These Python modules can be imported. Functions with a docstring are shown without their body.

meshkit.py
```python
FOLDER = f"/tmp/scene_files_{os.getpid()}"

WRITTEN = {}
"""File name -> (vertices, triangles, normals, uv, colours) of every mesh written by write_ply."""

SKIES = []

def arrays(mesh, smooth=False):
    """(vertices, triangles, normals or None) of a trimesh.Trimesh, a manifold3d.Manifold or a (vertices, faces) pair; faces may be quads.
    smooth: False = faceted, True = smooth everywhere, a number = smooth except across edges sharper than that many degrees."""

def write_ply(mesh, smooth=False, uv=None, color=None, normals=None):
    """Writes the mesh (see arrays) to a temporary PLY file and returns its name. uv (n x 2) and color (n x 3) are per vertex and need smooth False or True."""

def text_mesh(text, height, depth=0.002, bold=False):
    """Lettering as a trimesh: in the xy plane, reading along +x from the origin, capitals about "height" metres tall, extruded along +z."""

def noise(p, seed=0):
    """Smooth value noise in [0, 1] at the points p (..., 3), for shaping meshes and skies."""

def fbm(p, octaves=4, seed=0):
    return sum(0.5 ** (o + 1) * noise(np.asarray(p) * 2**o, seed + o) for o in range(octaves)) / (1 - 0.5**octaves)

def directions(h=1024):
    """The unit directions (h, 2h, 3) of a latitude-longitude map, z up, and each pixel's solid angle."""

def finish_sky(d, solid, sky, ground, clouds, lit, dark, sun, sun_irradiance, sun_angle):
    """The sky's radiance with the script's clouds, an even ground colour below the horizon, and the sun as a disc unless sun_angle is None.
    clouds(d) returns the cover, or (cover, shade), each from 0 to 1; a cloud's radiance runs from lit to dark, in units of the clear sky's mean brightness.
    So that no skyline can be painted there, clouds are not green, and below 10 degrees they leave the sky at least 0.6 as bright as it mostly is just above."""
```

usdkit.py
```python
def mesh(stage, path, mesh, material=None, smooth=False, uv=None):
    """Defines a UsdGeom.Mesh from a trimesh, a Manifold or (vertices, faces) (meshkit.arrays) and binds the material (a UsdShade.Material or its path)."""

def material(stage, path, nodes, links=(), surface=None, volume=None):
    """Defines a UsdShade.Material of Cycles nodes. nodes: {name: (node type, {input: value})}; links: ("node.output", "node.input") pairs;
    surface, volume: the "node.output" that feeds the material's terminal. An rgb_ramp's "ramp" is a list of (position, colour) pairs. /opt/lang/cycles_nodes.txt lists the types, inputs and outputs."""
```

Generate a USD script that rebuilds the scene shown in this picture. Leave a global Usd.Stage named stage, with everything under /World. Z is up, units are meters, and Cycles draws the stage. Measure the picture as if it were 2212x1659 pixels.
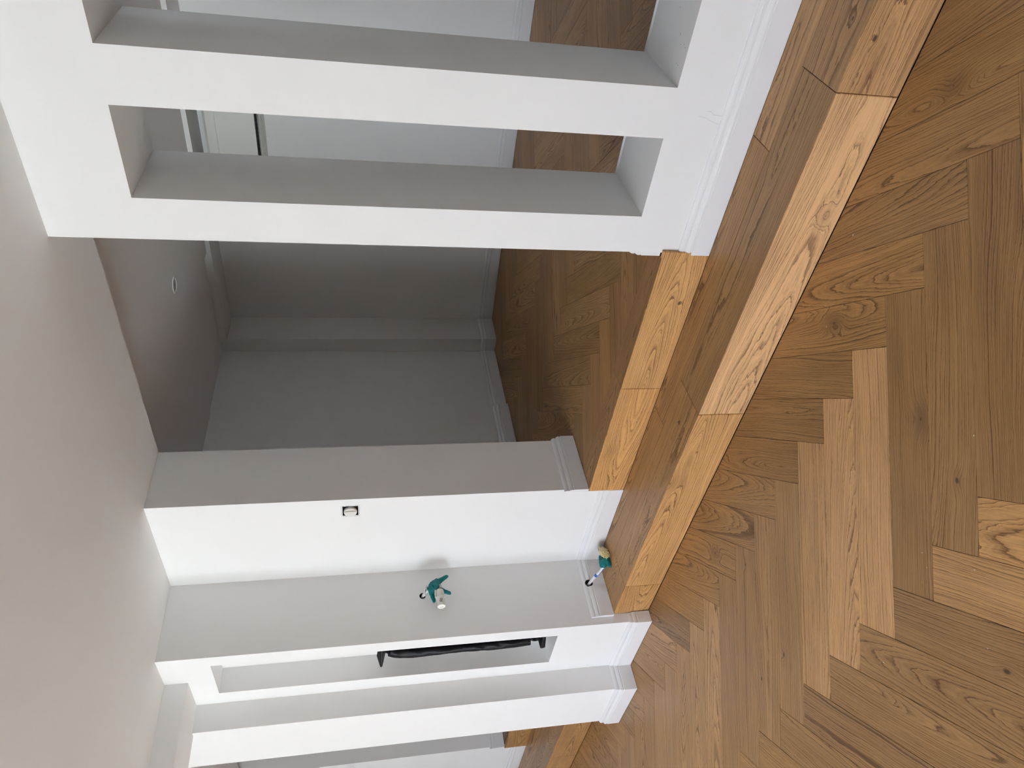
import math, random
import numpy as np
import trimesh
import manifold3d as m3
import usdkit, meshkit
from shapely.geometry import Polygon, box as sbox
from pxr import Usd, UsdGeom, UsdLux, UsdShade, Gf, Sdf, Vt

random.seed(7)
RNG = np.random.default_rng(7)
stage = Usd.Stage.CreateInMemory()
UsdGeom.SetStageUpAxis(stage, UsdGeom.Tokens.z)
UsdGeom.SetStageMetersPerUnit(stage, 1.0)
UsdGeom.Xform.Define(stage, '/World')
UsdGeom.Scope.Define(stage, '/World/Looks')

# ------------------------------------------------------------------ camera, light, exposure
EYE = 1.45
FPX, YAW, PITCH, ROLL = 1534.98, math.radians(42.767), math.radians(-11.6585), math.radians(-0.7507)
EXPOSURE = 0.48
SKY_TOP = (0.88, 1.00, 1.20)
SKY_LOW = (0.318, 0.345, 0.398)
SKY_GAIN = 12.0


def camera_axes():
    F = np.array([math.cos(PITCH) * math.cos(YAW), math.cos(PITCH) * math.sin(YAW), math.sin(PITCH)])
    R = np.cross(F, [0, 0, 1]); R /= np.linalg.norm(R)
    U = np.cross(R, F)
    c, s = math.cos(ROLL), math.sin(ROLL)
    return c * R + s * U, -s * R + c * U, F


cam = UsdGeom.Camera.Define(stage, '/World/camera')
R_, U_, F_ = camera_axes()
# the photograph was taken with the phone held upright and shows the place turned a quarter: photo right = down
cx, cy, cz = -U_, R_, -F_
M = Gf.Matrix4d(*cx, 0, *cy, 0, *cz, 0, 0, 0, EYE, 1)
cam.AddTransformOp().Set(M)
cam.CreateProjectionAttr('perspective')
cam.CreateHorizontalApertureAttr(36.0)
cam.CreateVerticalApertureAttr(27.0)
cam.CreateFocalLengthAttr(FPX / 2212 * 36.0)
cam.CreateClippingRangeAttr(Gf.Vec2f(0.05, 1000))
cam.CreateExposureAttr(EXPOSURE)

dome = UsdLux.DomeLight.Define(stage, '/World/sky')
dome.CreateIntensityAttr(1.0)
dome.CreateColorAttr(Gf.Vec3f(1, 1, 1))
sky = usdkit.material(stage, '/World/Looks/overcast', {
    'tc': ('texture_coordinate', {}), 'sep': ('separate_xyz', {}), 'ramp': ('rgb_ramp', {'ramp': [(0.0, SKY_LOW), (1.0, SKY_TOP)]}), 'bg': ('background_shader', {'strength': SKY_GAIN})},
    [('tc.generated', 'sep.vector'), ('sep.z', 'ramp.fac'), ('ramp.color', 'bg.color')], surface='bg.background')
UsdShade.MaterialBindingAPI.Apply(dome.GetPrim()).Bind(sky)

# ------------------------------------------------------------------ helpers
USED = {}


def numbered(path):
    n = USED.get(path, 0)
    USED[path] = n + 1
    return path if n == 0 else f'{path}_{n:03d}'


def path_of(parent):
    return '/World' if parent is None else str(parent.GetPath())


def tag(prim, label=None, cat=None, group=None, kind=None):
    for k, v in (('label', label), ('category', cat), ('group', group), ('kind', kind)):
        if v:
            prim.SetCustomDataByKey(k, v)
    return prim


def obj(name, mesh, mat, parent=None, smooth=False):
    p = numbered(f'{path_of(parent)}/{name}')
    return usdkit.mesh(stage, p, mesh, M_[mat], smooth=smooth).GetPrim()


def thing(name, label, cat, loc=(0, 0, 0), group=None, kind=None):
    x = UsdGeom.Xform.Define(stage, numbered(f'/World/{name}'))
    x.AddTranslateOp().Set(Gf.Vec3d(*loc))
    return tag(x.GetPrim(), label, cat, group, kind)


def struct(name, mesh, mat, label, cat, smooth=False):
    return tag(obj(name, mesh, mat, None, smooth), label, cat, kind='structure')


def tri(man):
    m = man.to_mesh()
    return trimesh.Trimesh(np.array(m.vert_properties[:, :3]), np.array(m.tri_verts), process=False)


def man(mesh):
    return m3.Manifold(m3.Mesh(np.asarray(mesh.vertices, np.float32), np.asarray(mesh.faces, np.uint32)))


def mbox(a, b):
    a, b = np.minimum(a, b), np.maximum(a, b)
    return m3.Manifold.cube([float(v) for v in (b - a)]).translate([float(v) for v in a])


def bx(a, b):
    return tri(mbox(np.array(a, float), np.array(b, float)))


def prism(poly, z0, z1):
    if sum(a[0] * b[1] - b[0] * a[1] for a, b in zip(poly, poly[1:] + poly[:1])) < 0:
        poly = poly[::-1]
    cs = m3.CrossSection([[(float(x), float(y)) for x, y in poly]])
    return m3.Manifold.extrude(cs, z1 - z0).translate([0, 0, z0])


def rbox(a, b, r, n=12):
    """box with rounded edges"""
    a, b = np.array(a, float), np.array(b, float)
    pts = []
    s = m3.Manifold.sphere(r, n)
    for x in (a[0] + r, b[0] - r):
        for y in (a[1] + r, b[1] - r):
            for z in (a[2] + r, b[2] - r):
                pts.append(s.translate([x, y, z]))
    return m3.Manifold.batch_hull(pts)


def align(axis):
    """4x4 turning +z to axis"""
    return trimesh.geometry.align_vectors([0, 0, 1], np.asarray(axis, float) / np.linalg.norm(axis))


def lathe(profile, origin, axis, n=40):
    """profile of (radius, height) revolved about axis at origin"""
    m = trimesh.creation.revolve(np.array(profile, float), sections=n)
    m.apply_transform(align(axis)); m.apply_translation(origin)
    return m


def tube(points, radius, n=14):
    """round bar through points; radius a number or one per point"""
    P = np.array(points, float); rad = np.broadcast_to(np.asarray(radius, float), len(P))
    T = np.gradient(P, axis=0); T /= np.linalg.norm(T, axis=1, keepdims=True)
    ref = np.array([0.13, 0.29, 0.95]); N = np.cross(T, ref); N /= np.linalg.norm(N, axis=1, keepdims=True); B = np.cross(T, N)
    a = np.linspace(0, 2 * np.pi, n, endpoint=False)
    v = (P[:, None] + rad[:, None, None] * (np.cos(a)[None, :, None] * N[:, None] + np.sin(a)[None, :, None] * B[:, None])).reshape(-1, 3)
    f = []
    for i in range(len(P) - 1):
        for j in range(n):
            k = (j + 1) % n
            f += [(i * n + j, i * n + k, (i + 1) * n + k), (i * n + j, (i + 1) * n + k, (i + 1) * n + j)]
    v = np.vstack([v, P[:1], P[-1:]]); a0, a1 = len(v) - 2, len(v) - 1
    for j in range(n):
        k = (j + 1) % n
        f += [(a0, k, j), (a1, (len(P) - 1) * n + j, (len(P) - 1) * n + k)]
    m = trimesh.Trimesh(v, np.array(f), process=False)
    m.fix_normals()
    return m


def spline(points, n=24):
    from scipy.interpolate import CubicSpline
    P = np.array(points, float); t = np.r_[0, np.cumsum(np.linalg.norm(np.diff(P, axis=0), axis=1))]
    return CubicSpline(t, P)(np.linspace(0, t[-1], n))


cat_ = trimesh.util.concatenate

# ------------------------------------------------------------------ materials
M_ = {}


def paint(name, color, rough=0.6, bump=0.04, spec=0.4):
    M_[name] = usdkit.material(stage, f'/World/Looks/{name}', {
        'c': ('texture_coordinate', {}),
        'n': ('noise_texture', {'scale': 420.0, 'detail': 2.0}),
        'n2': ('noise_texture', {'scale': 2.3, 'detail': 3.0}),
        'mx': ('mix', {'color1': tuple(0.985 * c for c in color), 'color2': color}),
        'b': ('bump', {'strength': bump, 'distance': 0.001}),
        'p': ('principled_bsdf', {'roughness': rough, 'specular_ior_level': spec})},
        [('c.object', 'n.vector'), ('c.object', 'n2.vector'), ('n2.fac', 'mx.fac'), ('mx.color', 'p.base_color'), ('n.fac', 'b.height'), ('b.normal', 'p.normal')], surface='p.BSDF')


def plain(name, color, rough=0.5, metal=0.0, spec=0.5, bump_scale=0, bump=0.2):
    nodes = {'p': ('principled_bsdf', {'base_color': color, 'roughness': rough, 'metallic': metal, 'specular_ior_level': spec})}
    links = []
    if bump_scale:
        nodes['c'] = ('texture_coordinate', {}); nodes['n'] = ('noise_texture', {'scale': float(bump_scale), 'detail': 4.0}); nodes['b'] = ('bump', {'strength': bump, 'distance': 0.004})
        links = [('c.object', 'n.vector'), ('n.fac', 'b.height'), ('b.normal', 'p.normal')]
    M_[name] = usdkit.material(stage, f'/World/Looks/{name}', nodes, links, surface='p.BSDF')


paint('wall_paint', (0.86, 0.86, 0.85), 0.75, 0.05, 0.25)
paint('ceiling_paint', (0.88, 0.875, 0.87), 0.9, 0.03, 0.15)
paint('trim_paint', (0.82, 0.82, 0.82), 0.38, 0.02, 0.5)
plain('raw_plaster', (0.55, 0.54, 0.52), 0.9)
plain('gap_dark', (0.03, 0.02, 0.015), 0.9)
plain('subfloor', (0.20, 0.125, 0.068), 0.7)
plain('black_plastic', (0.005, 0.005, 0.006), 0.36, spec=0.25, bump_scale=60, bump=0.5)
plain('black_rubber', (0.005, 0.005, 0.006), 0.42, spec=0.25, bump_scale=35, bump=0.8)
plain('void_black', (0.010, 0.010, 0.012), 0.7, bump_scale=220, bump=0.9)
plain('white_plastic', (0.74, 0.72, 0.68), 0.35)
plain('white_pipe', (0.80, 0.80, 0.80), 0.3)
plain('blue_print', (0.02, 0.12, 0.48), 0.4)
plain('steel', (0.55, 0.54, 0.53), 0.35, metal=0.9)
plain('print_black', (0.015, 0.015, 0.015), 0.6)
plain('green_latex', (0.0, 0.155, 0.160), 0.42, spec=0.35, bump_scale=90, bump=0.5)
plain('green_latex_dark', (0.0, 0.075, 0.085), 0.42, spec=0.35)
plain('masking_tape', (0.78, 0.68, 0.38), 0.65, bump_scale=120, bump=0.7)
plain('ac_plastic', (0.74, 0.74, 0.70), 0.4)
plain('lens', (0.45, 0.45, 0.43), 0.3)
plain('chip_white', (0.85, 0.84, 0.80), 0.6)
plain('scuff', (0.40, 0.40, 0.40), 0.9)
plain('scuff_light', (0.64, 0.64, 0.635), 0.9)
plain('paving', (0.69, 0.66, 0.565), 0.9)
plain('window_frame', (0.25, 0.25, 0.26), 0.4)


def oak(name, light, dark, contrast=1.0, rough=0.40):
    """Flat-sawn oak. Every board brings primvars: seed, knot (x, y, strength), knot_size (spread, dark radius, -), tone."""
    N = {
        'c': ('texture_coordinate', {}), 'xyz': ('separate_xyz', {}),
        'seed': ('attribute', {'attribute': 'seed'}), 'sx': ('separate_xyz', {}),
        'kn': ('attribute', {'attribute': 'knot'}), 'kx': ('separate_xyz', {}),
        'ks': ('attribute', {'attribute': 'knot_size'}), 'kz': ('separate_xyz', {}),
        'tone': ('attribute', {'attribute': 'tone'}),
        'off': ('vector_math', {'math_type': 'multiply_add', 'vector2': (13.0, 13.0, 13.0)}),
    }
    L = [('c.object', 'xyz.vector'), ('seed.vector', 'sx.vector'), ('kn.vector', 'kx.vector'), ('ks.vector', 'kz.vector'),
         ('seed.vector', 'off.vector1'), ('c.object', 'off.vector3')]

    def m(nm, op, a=None, b=None, c=None):
        N[nm] = ('math', {'math_type': op})
        for i, v in enumerate((a, b, c)):
            if v is None:
                continue
            if isinstance(v, str):
                L.append((v, f'{nm}.value{i + 1}'))
            else:
                N[nm][1][f'value{i + 1}'] = float(v)
        return f'{nm}.value'

    def noise(nm, scale, detail=2.0, rough_=0.5):
        N[nm + 'm'] = ('vector_math', {'math_type': 'multiply', 'vector2': scale})
        N[nm] = ('noise_texture', {'scale': 1.0, 'detail': detail, 'roughness': rough_})
        L.extend([('off.vector', nm + 'm.vector1'), (nm + 'm.vector', nm + '.vector')])
        return nm + '.fac'

    w1 = noise('w1', (1.1, 6.0, 6.0), 2.0)
    w2 = noise('w2', (4.2, 22.0, 22.0), 2.0)
    w3 = noise('w3', (40.0, 160.0, 160.0), 2.0)
    a1 = m('a1', 'multiply_add', w1, 0.075, -0.0375)
    a2 = m('a2', 'multiply_add', w2, 0.015, -0.0075)
    a3 = m('a3', 'multiply_add', w3, 0.0030, -0.0015)
    y0 = m('y0', 'multiply_add', 'sx.y', 0.055, 'xyz.y')
    Y = m('Y', 'add', y0, a1)
    d0 = m('d0', 'multiply_add', 'sx.x', 0.045, 0.055)
    dsl = m('dsl', 'multiply', 'sx.z', 'xyz.x')
    D = m('D', 'multiply_add', dsl, 0.10, d0)
    D2 = m('D2', 'add', D, a2)
    yy = m('yy', 'multiply', Y, Y)
    dd = m('dd', 'multiply_add', D2, D2, yy)
    r = m('r', 'sqrt', dd)
    # knot: a bump in the ring field and a dark heart
    dx = m('dx', 'subtract', 'xyz.x', 'kx.x')
    dy = m('dy', 'subtract', 'xyz.y', 'kx.y')
    dxs = m('dxs', 'multiply', dx, 0.62)
    dx2 = m('dx2', 'multiply', dxs, dxs)
    dk2 = m('dk2', 'multiply_add', dy, dy, dx2)
    dk = m('dk', 'sqrt', dk2)
    kr = m('kr', 'divide', dk, 'kz.x')
    kr2 = m('kr2', 'multiply', kr, kr)
    krn = m('krn', 'multiply', kr2, -1.0)
    ke = m('ke', 'exponent', krn)
    kb = m('kb', 'multiply', ke, 'kx.z')
    r1 = m('r1', 'add', r, kb)
    r2 = m('r2', 'add', r1, a3)
    N['rn'] = ('noise_texture', {'dimensions': '1D', 'scale': 1.0, 'detail': 1.0})
    wn = m('wn', 'multiply_add', r2, 60.0, 'sx.x')
    L.append((wn, 'rn.w'))
    ph0 = m('ph0', 'multiply', r2, 155.0)
    ph = m('ph', 'multiply_add', 'rn.fac', 2.6, ph0)
    fr = m('fr', 'fraction', ph)
    N['ring'] = ('rgb_ramp', {'ramp': [(0, (1, 1, 1)), (0.07, (.72, .72, .72)), (0.18, (.34, .34, .34)), (0.45, (.12, .12, .12)), (0.90, (0.0, 0.0, 0.0)), (0.97, (.25, .25, .25)), (1, (1, 1, 1))]})
    L.append((fr, 'ring.fac'))
    N['ringv'] = ('rgb_to_bw', {}); L.append(('ring.color', 'ringv.color'))
    fr2 = m('fr2', 'fraction', m('ph2', 'multiply', ph, 2.63))
    N['fine'] = ('rgb_ramp', {'ramp': [(0, (1, 1, 1)), (0.3, (.35, .35, .35)), (0.7, (0, 0, 0)), (1, (.7, .7, .7))]})
    L.append((fr2, 'fine.fac'))
    N['finev'] = ('rgb_to_bw', {}); L.append(('fine.color', 'finev.color'))
    con = m('con', 'multiply_add', w2, 1.1 * contrast, 0.28 * contrast)
    ringc = m('ringc', 'multiply', 'ringv.val', con)
    # pores
    pn = noise('pn', (55.0, 1150.0, 1150.0), 1.0)
    p1 = m('p1', 'multiply_add', pn, 5.0, -2.85)
    N['p1'][1]['use_clamp'] = True
    pw = m('pw', 'multiply_add', 'ringv.val', 0.5, 0.32)
    pore = m('pore', 'multiply', p1, pw)
    # fine fibre streaks
    fb = noise('fb', (9.0, 330.0, 330.0), 2.0)
    f1 = m('f1', 'multiply_add', fb, 0.80, -0.40)
    bl = noise('bl', (2.4, 14.0, 14.0), 3.0)
    b1 = m('b1', 'multiply_add', bl, 0.60, -0.28)
    s0 = m('s0', 'multiply_add', 'finev.val', 0.26, ringc)
    s1 = m('s1', 'add', s0, f1)
    s2 = m('s2', 'add', s1, b1)
    s3 = m('s3', 'multiply_add', pore, 0.75, s2)
    N['s3'][1]['use_clamp'] = True
    N['mx'] = ('mix', {'color1': light, 'color2': dark})
    L.append((s3, 'mx.fac'))
    # knot heart
    kd = m('kd', 'divide', dk, 'kz.y')
    kd1 = m('kd1', 'multiply_add', kd, -1.6, 2.0)
    N['kd1'][1]['use_clamp'] = True
    kh = m('kh', 'multiply', kd1, 0.85)
    N['km'] = ('mix', {'color2': (0.030, 0.016, 0.009)})
    L.extend([(kh, 'km.fac'), ('mx.color', 'km.color1')])
    # brownish stain round the knot
    N['kst'] = ('mix', {'color2': (0.16, 0.085, 0.04)})
    kst = m('kstf', 'multiply', ke, 0.30)
    ksg = m('ksg', 'multiply', kst, m('ksg0', 'multiply', 'kx.z', 60.0))
    N['ksg'][1]['use_clamp'] = True
    L.extend([(ksg, 'kst.fac'), ('km.color', 'kst.color1')])
    N['t'] = ('mix', {'mix_type': 'multiply', 'fac': 1.0})
    L.extend([('kst.color', 't.color1'), ('tone.color', 't.color2')])
    hb = m('hb', 'multiply_add', pore, -0.8, m('hb0', 'multiply', ringc, -0.35))
    N['bump'] = ('bump', {'strength': 0.35, 'distance': 0.0006}); L.append((hb, 'bump.height'))
    rg = m('rg', 'multiply_add', s3, 0.10, rough)
    N['p'] = ('principled_bsdf', {'specular_ior_level': 0.34})
    L.extend([('t.color', 'p.base_color'), ('bump.normal', 'p.normal'), (rg, 'p.roughness')])
    M_[name] = usdkit.material(stage, f'/World/Looks/{name}', N, L, surface='p.BSDF')


oak('oak', (0.48, 0.268, 0.108), (0.150, 0.072, 0.027), rough=0.38)


def board_data(prim, seed=None, knot=(9.0, 9.0, 0.0), size=(0.03, 0.0001, 0), tone=(1, 1, 1)):
    pv = UsdGeom.PrimvarsAPI(prim)
    if seed is None:
        seed = RNG.uniform(-1, 1, 3)
    for k, v, t in (('seed', seed, Sdf.ValueTypeNames.Float3Array), ('knot', knot, Sdf.ValueTypeNames.Float3Array), ('knot_size', size, Sdf.ValueTypeNames.Float3Array), ('tone', tone, Sdf.ValueTypeNames.Color3fArray)):
        pv.CreatePrimvar(k, t, 'constant').Set(Vt.Vec3fArray([Gf.Vec3f(*[float(c) for c in v])]))


def tone(v=1.0, warm=0.0):
    return (v * (1 + 0.04 * warm), v, v * (1 - 0.12 * warm))


def board_mesh(poly, t, bev=0.0009):
    """plank of outline poly (counter-clockwise, convex), top at z = 0, thickness t, top arrises eased"""
    P = np.array(poly, float)
    n = len(P)
    e = np.roll(P, -1, 0) - P; e /= np.linalg.norm(e, axis=1, keepdims=True)
    nrm = np.stack([-e[:, 1], e[:, 0]], 1)
    Q = np.zeros_like(P)
    for i in range(n):
        a, b = nrm[i - 1], nrm[i]
        k = 1 + a @ b
        Q[i] = P[i] + bev * (a + b) / max(k, 0.3)
    v = np.vstack([np.c_[P, np.full(n, -t)], np.c_[P, np.full(n, -bev)], np.c_[Q, np.zeros(n)]])
    f = []
    for r0 in (0, n):
        for i in range(n):
            j = (i + 1) % n
            f += [(r0 + i, r0 + j, r0 + n + j), (r0 + i, r0 + n + j, r0 + n + i)]
    for i in range(1, n - 1):
        f += [(2 * n, 2 * n + i, 2 * n + i + 1), (0, i + 1, i)]
    return np.array(v), np.array(f)


def place(prim, origin, X, Y, Z):
    UsdGeom.Xformable(prim).AddTransformOp().Set(Gf.Matrix4d(*[float(c) for c in X], 0, *[float(c) for c in Y], 0, *[float(c) for c in Z], 0, *[float(c) for c in origin], 1))


# ------------------------------------------------------------------ dimensions
ZT, ZU, ZC, ZB = 0.193, 0.377, 2.408, 2.525          # tread, upper floor, near ceiling, back ceiling
XW, XWB = 2.121, 2.450                               # dividing wall, front and back face
YE, YR = 1.313, 2.676                                # end of the slotted wall, reveal of the opening
YS, XN, YN2, XP, YP = 3.297, 1.727, 3.773, 1.590, 4.192
X1, X2 = 1.778, 2.105                                # risers of the near stair
X1L, X2L, XWL = 1.795, 2.168, 2.185                  # left stair and its wall
YLR = 6.045                                          # reveal of the left opening
XF, XPI, YBL = 4.825, 4.545, 3.765                   # far wall, pilaster face, left wall of the back room
XROOM, YROOM0, YROOM1 = -4.2, -2.6, 8.2

# ------------------------------------------------------------------ walls
def holed(a, b, holes):
    w = mbox(np.array(a, float), np.array(b, float))
    for h in holes:
        w = w - mbox(np.array(h[0], float), np.array(h[1], float))
    return tri(w)


SLOTS = [(0.885, 1.169), (0.4385, 0.7225)]
wall_slotted = struct('wall_slotted', holed((XW, YROOM0, 0), (XWB, YE, 2.75), [((XW - .1, a, 0.492), (XWB + .1, b, 2.140)) for a, b in SLOTS]), 'wall_paint',
       'white dividing wall with tall narrow open slots beside the wide opening', 'wall')

HOLE_A = (1.966, YS, EYE - 0.275)
HOLE_B = (1.964, YS, EYE - 1.167)
pier = prism([(XW, YR), (XW, YS), (XN, YS), (XN, YN2), (XP, YN2), (XP, YP), (XWB, YP), (XWB, YR)], 0, 2.75)
pier -= mbox(np.array([XN - .1, 3.379, 0.490]), np.array([XN + .130, 3.664, 2.181]))
pier -= mbox(np.array([XW - .1, 2.7275, 1.4905]), np.array([XW + .045, 2.7975, 1.563]))
for hx, r in ((HOLE_A, .017), (HOLE_B, .021)):
    pier -= tri and m3.Manifold.cylinder(0.12, r, r, 28).rotate([-90, 0, 0]).translate([hx[0], YS - .02, hx[2]])
wall_pier = struct('wall_pier', tri(pier), 'wall_paint', 'white stepped wall pier with a tall shallow niche left of the opening', 'wall')

# left hall wall beyond the second opening
struct('wall_left_hall', bx((XWL, YLR, 0), (2.515, YROOM1, 2.75)), 'wall_paint', 'white wall past the second stair at the far left', 'wall')
# back room shell
struct('wall_back_far', bx((XF, YROOM0 - .2, 0), (XF + .15, YBL + .3, 2.75)), 'wall_paint', 'plain far wall of the back room seen through the slots and opening', 'wall')
left_back = prism([(XWB, YBL), (3.815, YBL), (3.815, 3.815), (XPI, 3.815), (XPI, 3.692), (XF + .1, 3.692), (XF + .1, 4.15), (XWB, 4.15)], 0, 2.75)
struct('wall_back_left', tri(left_back), 'wall_paint', 'shadowed side wall of the back room with a corner pilaster', 'wall')
YBR = -0.95
struct('wall_back_right', holed((XWB, YBR - .15, 0), (XF, YBR, 2.75), [((2.75, YBR - .5, ZU + 1.6), (3.25, YBR + .5, ZU + 2.05))]), 'wall_paint', 'white window wall of the back room beyond the frame', 'wall')
struct('wall_hall_back', bx((4.6, YP - .1, 0), (4.75, YROOM1, 2.75)), 'wall_paint', 'white wall at the back of the left hall', 'wall')
# walls of the near room behind and beside the viewer
WIN = dict(y0=1.0, y1=5.0, z0=0.05, z1=2.38)
struct('wall_window', holed((XROOM - .2, YROOM0 - .2, 0), (XROOM, YROOM1 + .2, 2.75), [((XROOM - .5, WIN['y0'], WIN['z0']), (XROOM + .5, WIN['y1'], WIN['z1']))]), 'wall_paint', 'white wall with wide glazed doors behind the viewer', 'wall')
struct('wall_right', bx((XROOM, YROOM0 - .15, 0), (XWB, YROOM0, 2.75)), 'wall_paint', 'white side wall of the near room beyond the right of the frame', 'wall')
struct('wall_left', bx((XROOM, YROOM1, 0), (4.75, YROOM1 + .15, 2.75)), 'wall_paint', 'white end wall at the far left of the house', 'wall')

# ceilings and beam
near_ceiling = mbox(np.array([XROOM - .2, YROOM0 - .2, ZC]), np.array([XWB, 3.66, 2.70])) + mbox(np.array([XROOM - .2, 3.66, ZC]), np.array([XWL, YROOM1 + .2, 2.70]))
struct('ceiling', tri(near_ceiling), 'ceiling_paint', 'smooth white ceiling of the near room', 'ceiling')
back_ceiling = mbox(np.array([XWB - .1, YROOM0 - .2, ZB]), np.array([XF + .1, YBL + .1, 2.80])) - mbox(np.array([3.80, 2.895, ZB - .1]), np.array([XPI + .01, 3.9, ZB + .022]))
struct('ceiling_back', tri(back_ceiling), 'ceiling_paint', 'dim ceiling of the back room with a shallow raised panel', 'ceiling')
struct('ceiling_hall', bx((XWL, YP, ZB + .02), (4.7, YROOM1 + .2, 2.80)), 'ceiling_paint', 'dim ceiling of the left hall', 'ceiling')
struct('trim_1', bx((XPI - .02, YROOM0, EYE + 1.046), (XF + .01, 3.695, ZB + .06)), 'wall_paint', 'plasterboard bulkhead along the top of the far wall', 'bulkhead')
struct('trim_2', bx((XROOM, 3.527, 2.303), (XN + .001, 3.806, ZC + .05)), 'ceiling_paint', 'boxed white ceiling beam meeting the niche pier', 'beam')

# ------------------------------------------------------------------ oak herringbone floors
TH = 0.76773
W_, L_ = 0.14604, 0.82442
ct, st_ = math.cos(TH), math.sin(TH)


def pq(x, y):
    return x * ct + y * st_, -x * st_ + y * ct


def xy(p, q):
    return p * ct - q * st_, p * st_ + q * ct


def seen(cut, z):
    """0 when any corner of the board is near the frame"""
    P = np.array(cut.exterior.coords)
    d = np.c_[P, np.full(len(P), z)] - [0, 0, EYE]
    f = d @ F_
    u, v = np.abs(d @ R_ / np.maximum(f, .05)) * FPX, np.abs(d @ U_ / np.maximum(f, .05)) * FPX
    return 0 if np.any((f > .05) & (u < 829.5 * 1.25) & (v < 1106 * 1.18)) else 1


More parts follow.
